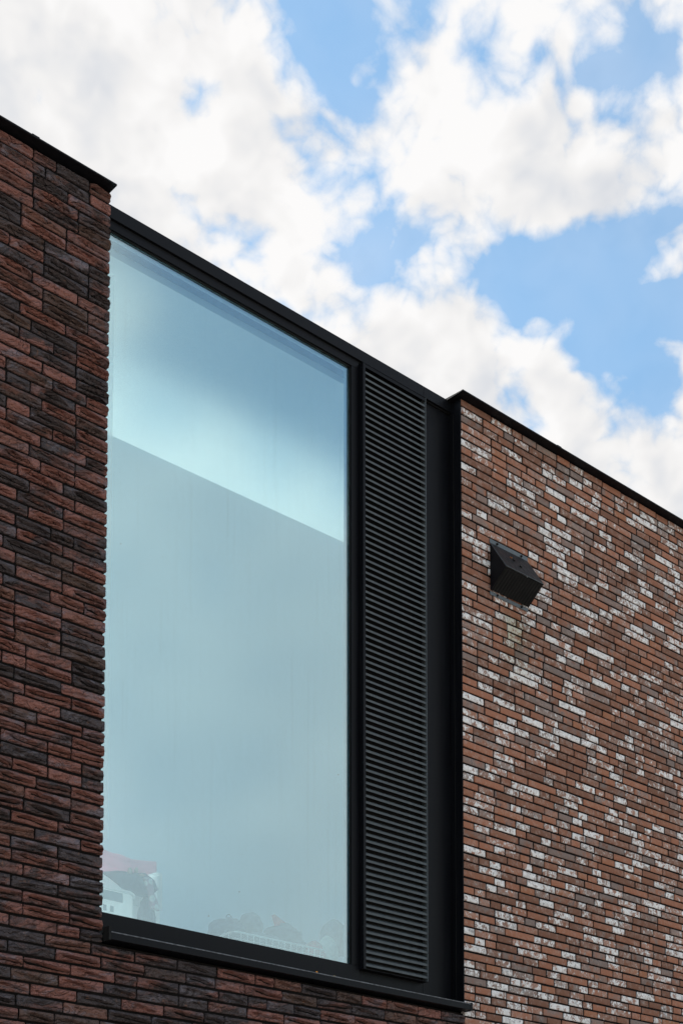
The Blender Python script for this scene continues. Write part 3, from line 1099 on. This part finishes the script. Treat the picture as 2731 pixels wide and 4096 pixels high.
heap('dark_jacket', (1.655, 0.39, 3.53), (0.085, 0.06, 0.115), 'navy', 18, 'dark jacket slumped by the window stile', 'jacket', 0.22)

# ------------------------------------------------------------------ vent hood on the limed wall
hx0, hx1 = 2.430, 2.737
NY, NZ, HZ0, HZ1 = -0.122, 5.617, 5.522, 5.792
hood = empty('vent_hood', ((hx0 + hx1) / 2, 0, HZ0), 'black metal wedge shaped vent hood screwed to the whitewashed brick wall', 'vent hood')
b = MB()
b.prism([(-0.006, HZ1), (NY, NZ), (NY + 0.003, NZ - 0.003), (-0.006, HZ1 - 0.005)], hx0, hx1)
b.build('top_plate', 'hood', hood, bevel=0.0008)
for x in (hx0, hx1 - 0.0025):
    b = MB()
    b.prism([(-0.006, HZ1 - 0.006), (NY + 0.005, NZ - 0.002), (-0.006, HZ0)], x + 0.0004, x + 0.0021)
    b.build('side_plate', 'coping', hood)
b = MB()
b.prism([(NY + 0.006, NZ - 0.004), (-0.008, HZ0 + 0.006), (-0.008, HZ0 + 0.010), (NY + 0.008, NZ - 0.001)], hx0 + 0.004, hx1 - 0.004)
gb = b.build('underside_plate', 'rubber', hood)
gr = MB()
for i in range(14):
    x = hx0 + 0.012 + i * 0.0213
    gr.prism([(NY + 0.006, NZ - 0.0065), (-0.010, HZ0 + 0.0035), (-0.010, HZ0 + 0.0055), (NY + 0.006, NZ - 0.0045)], x, x + 0.003)
gr.build('grille_bars', 'coping', gb)
b = MB()
b.box(hx0 - 0.001, hx1 + 0.001, -0.0055, -0.002, HZ1, HZ1 + 0.023)
b.build('top_flange', 'hood_edge', hood, bevel=0.0006)
b = MB()
b.box(hx0 - 0.001, hx1 + 0.001, -0.0055, -0.002, HZ0 - 0.020, HZ0)
b.build('bottom_flange', 'hood_edge', hood, bevel=0.0006)
b = MB()
b.tube([(hx0, NY + 0.0005, NZ), (hx1, NY + 0.0005, NZ)], 0.0014, 6)
b.build('nose_edge', 'hood_edge', hood)
b = MB()
b.tube([(hx0 + 0.0006, -0.006, HZ1 - 0.002), (hx0 + 0.0006, NY + 0.001, NZ)], 0.0011, 6)
b.build('side_edge', 'hood_edge', hood)
for x in (hx0 + 0.055, hx1 - 0.055):
    for zz in (HZ1 + 0.009, HZ0 - 0.010):
        b = MB()
        b.tube([(x, -0.0055, zz), (x, -0.0095, zz), (x, -0.012, zz)], 0.0062, 10)
        b.build('screw', 'rubber', hood)
for t, x in ((0.42, hx0 + 0.135), (0.62, hx0 + 0.165)):
    yy = -0.006 + (NY + 0.006) * t
    zz = HZ1 + (NZ - HZ1) * t
    b = MB()
    b.tube([(x, yy + 0.001, zz - 0.001), (x, yy - 0.004, zz + 0.0035)], 0.0085, 10)
    b.build('plug', 'rubber', hood)


def leaf(x, y, zb, s, m, rot, label):
    """small curled leaf, thin but with thickness"""
    b_ = MB()
    n_ = 8
    up_, dn_ = [], []
    for i in range(n_ + 1):
        t = i / n_
        wd = s * 0.34 * math.sin(math.pi * min(1, t * 0.93 + 0.04)) ** 0.8
        for k_ in (-1, 0, 1):
            lx = s * (t - 0.5)
            ly = wd * k_
            lz = abs(k_) * wd * 0.5 + 0.25 * s * (t - 0.5) ** 2 * 4
            qx = lx * math.cos(rot) - ly * math.sin(rot)
            qy = lx * math.sin(rot) + ly * math.cos(rot)
            up_.append(b_.bm.verts.new((x + qx, y + qy * 0.6, zb + lz + s * 0.25 + qy * 0.5)))
            dn_.append(b_.bm.verts.new((x + qx, y + qy * 0.6 + 0.0006, zb + lz + s * 0.25 + qy * 0.5 - 0.0006)))
    for i in range(n_):
        for k_ in range(2):
            a_ = i * 3 + k_
            b_.bm.faces.new((up_[a_], up_[a_ + 3], up_[a_ + 4], up_[a_ + 1]))
            b_.bm.faces.new((dn_[a_ + 1], dn_[a_ + 4], dn_[a_ + 3], dn_[a_]))
    return tag(b_.build('fallen_leaf', m, smooth=True), label, 'leaf')


leaf(1.158, -0.046, 3.217, 0.018, 'leaf', 0.8, 'orange fallen leaf on the black window sill')
leaf(1.048, -0.044, 3.217, 0.010, 'leaf_tan', 0.2, 'tiny tan leaf scrap left of the orange leaf on the sill')
leaf(1.272, -0.044, 3.217, 0.015, 'leaf_tan', 0.0, 'dry tan leaf lying flat right of the orange leaf')
leaf(hx0 + 0.118, -0.052, 5.724, 0.018, 'leaf', 2.2, 'tan leaf scrap stuck on the sloping hood top')
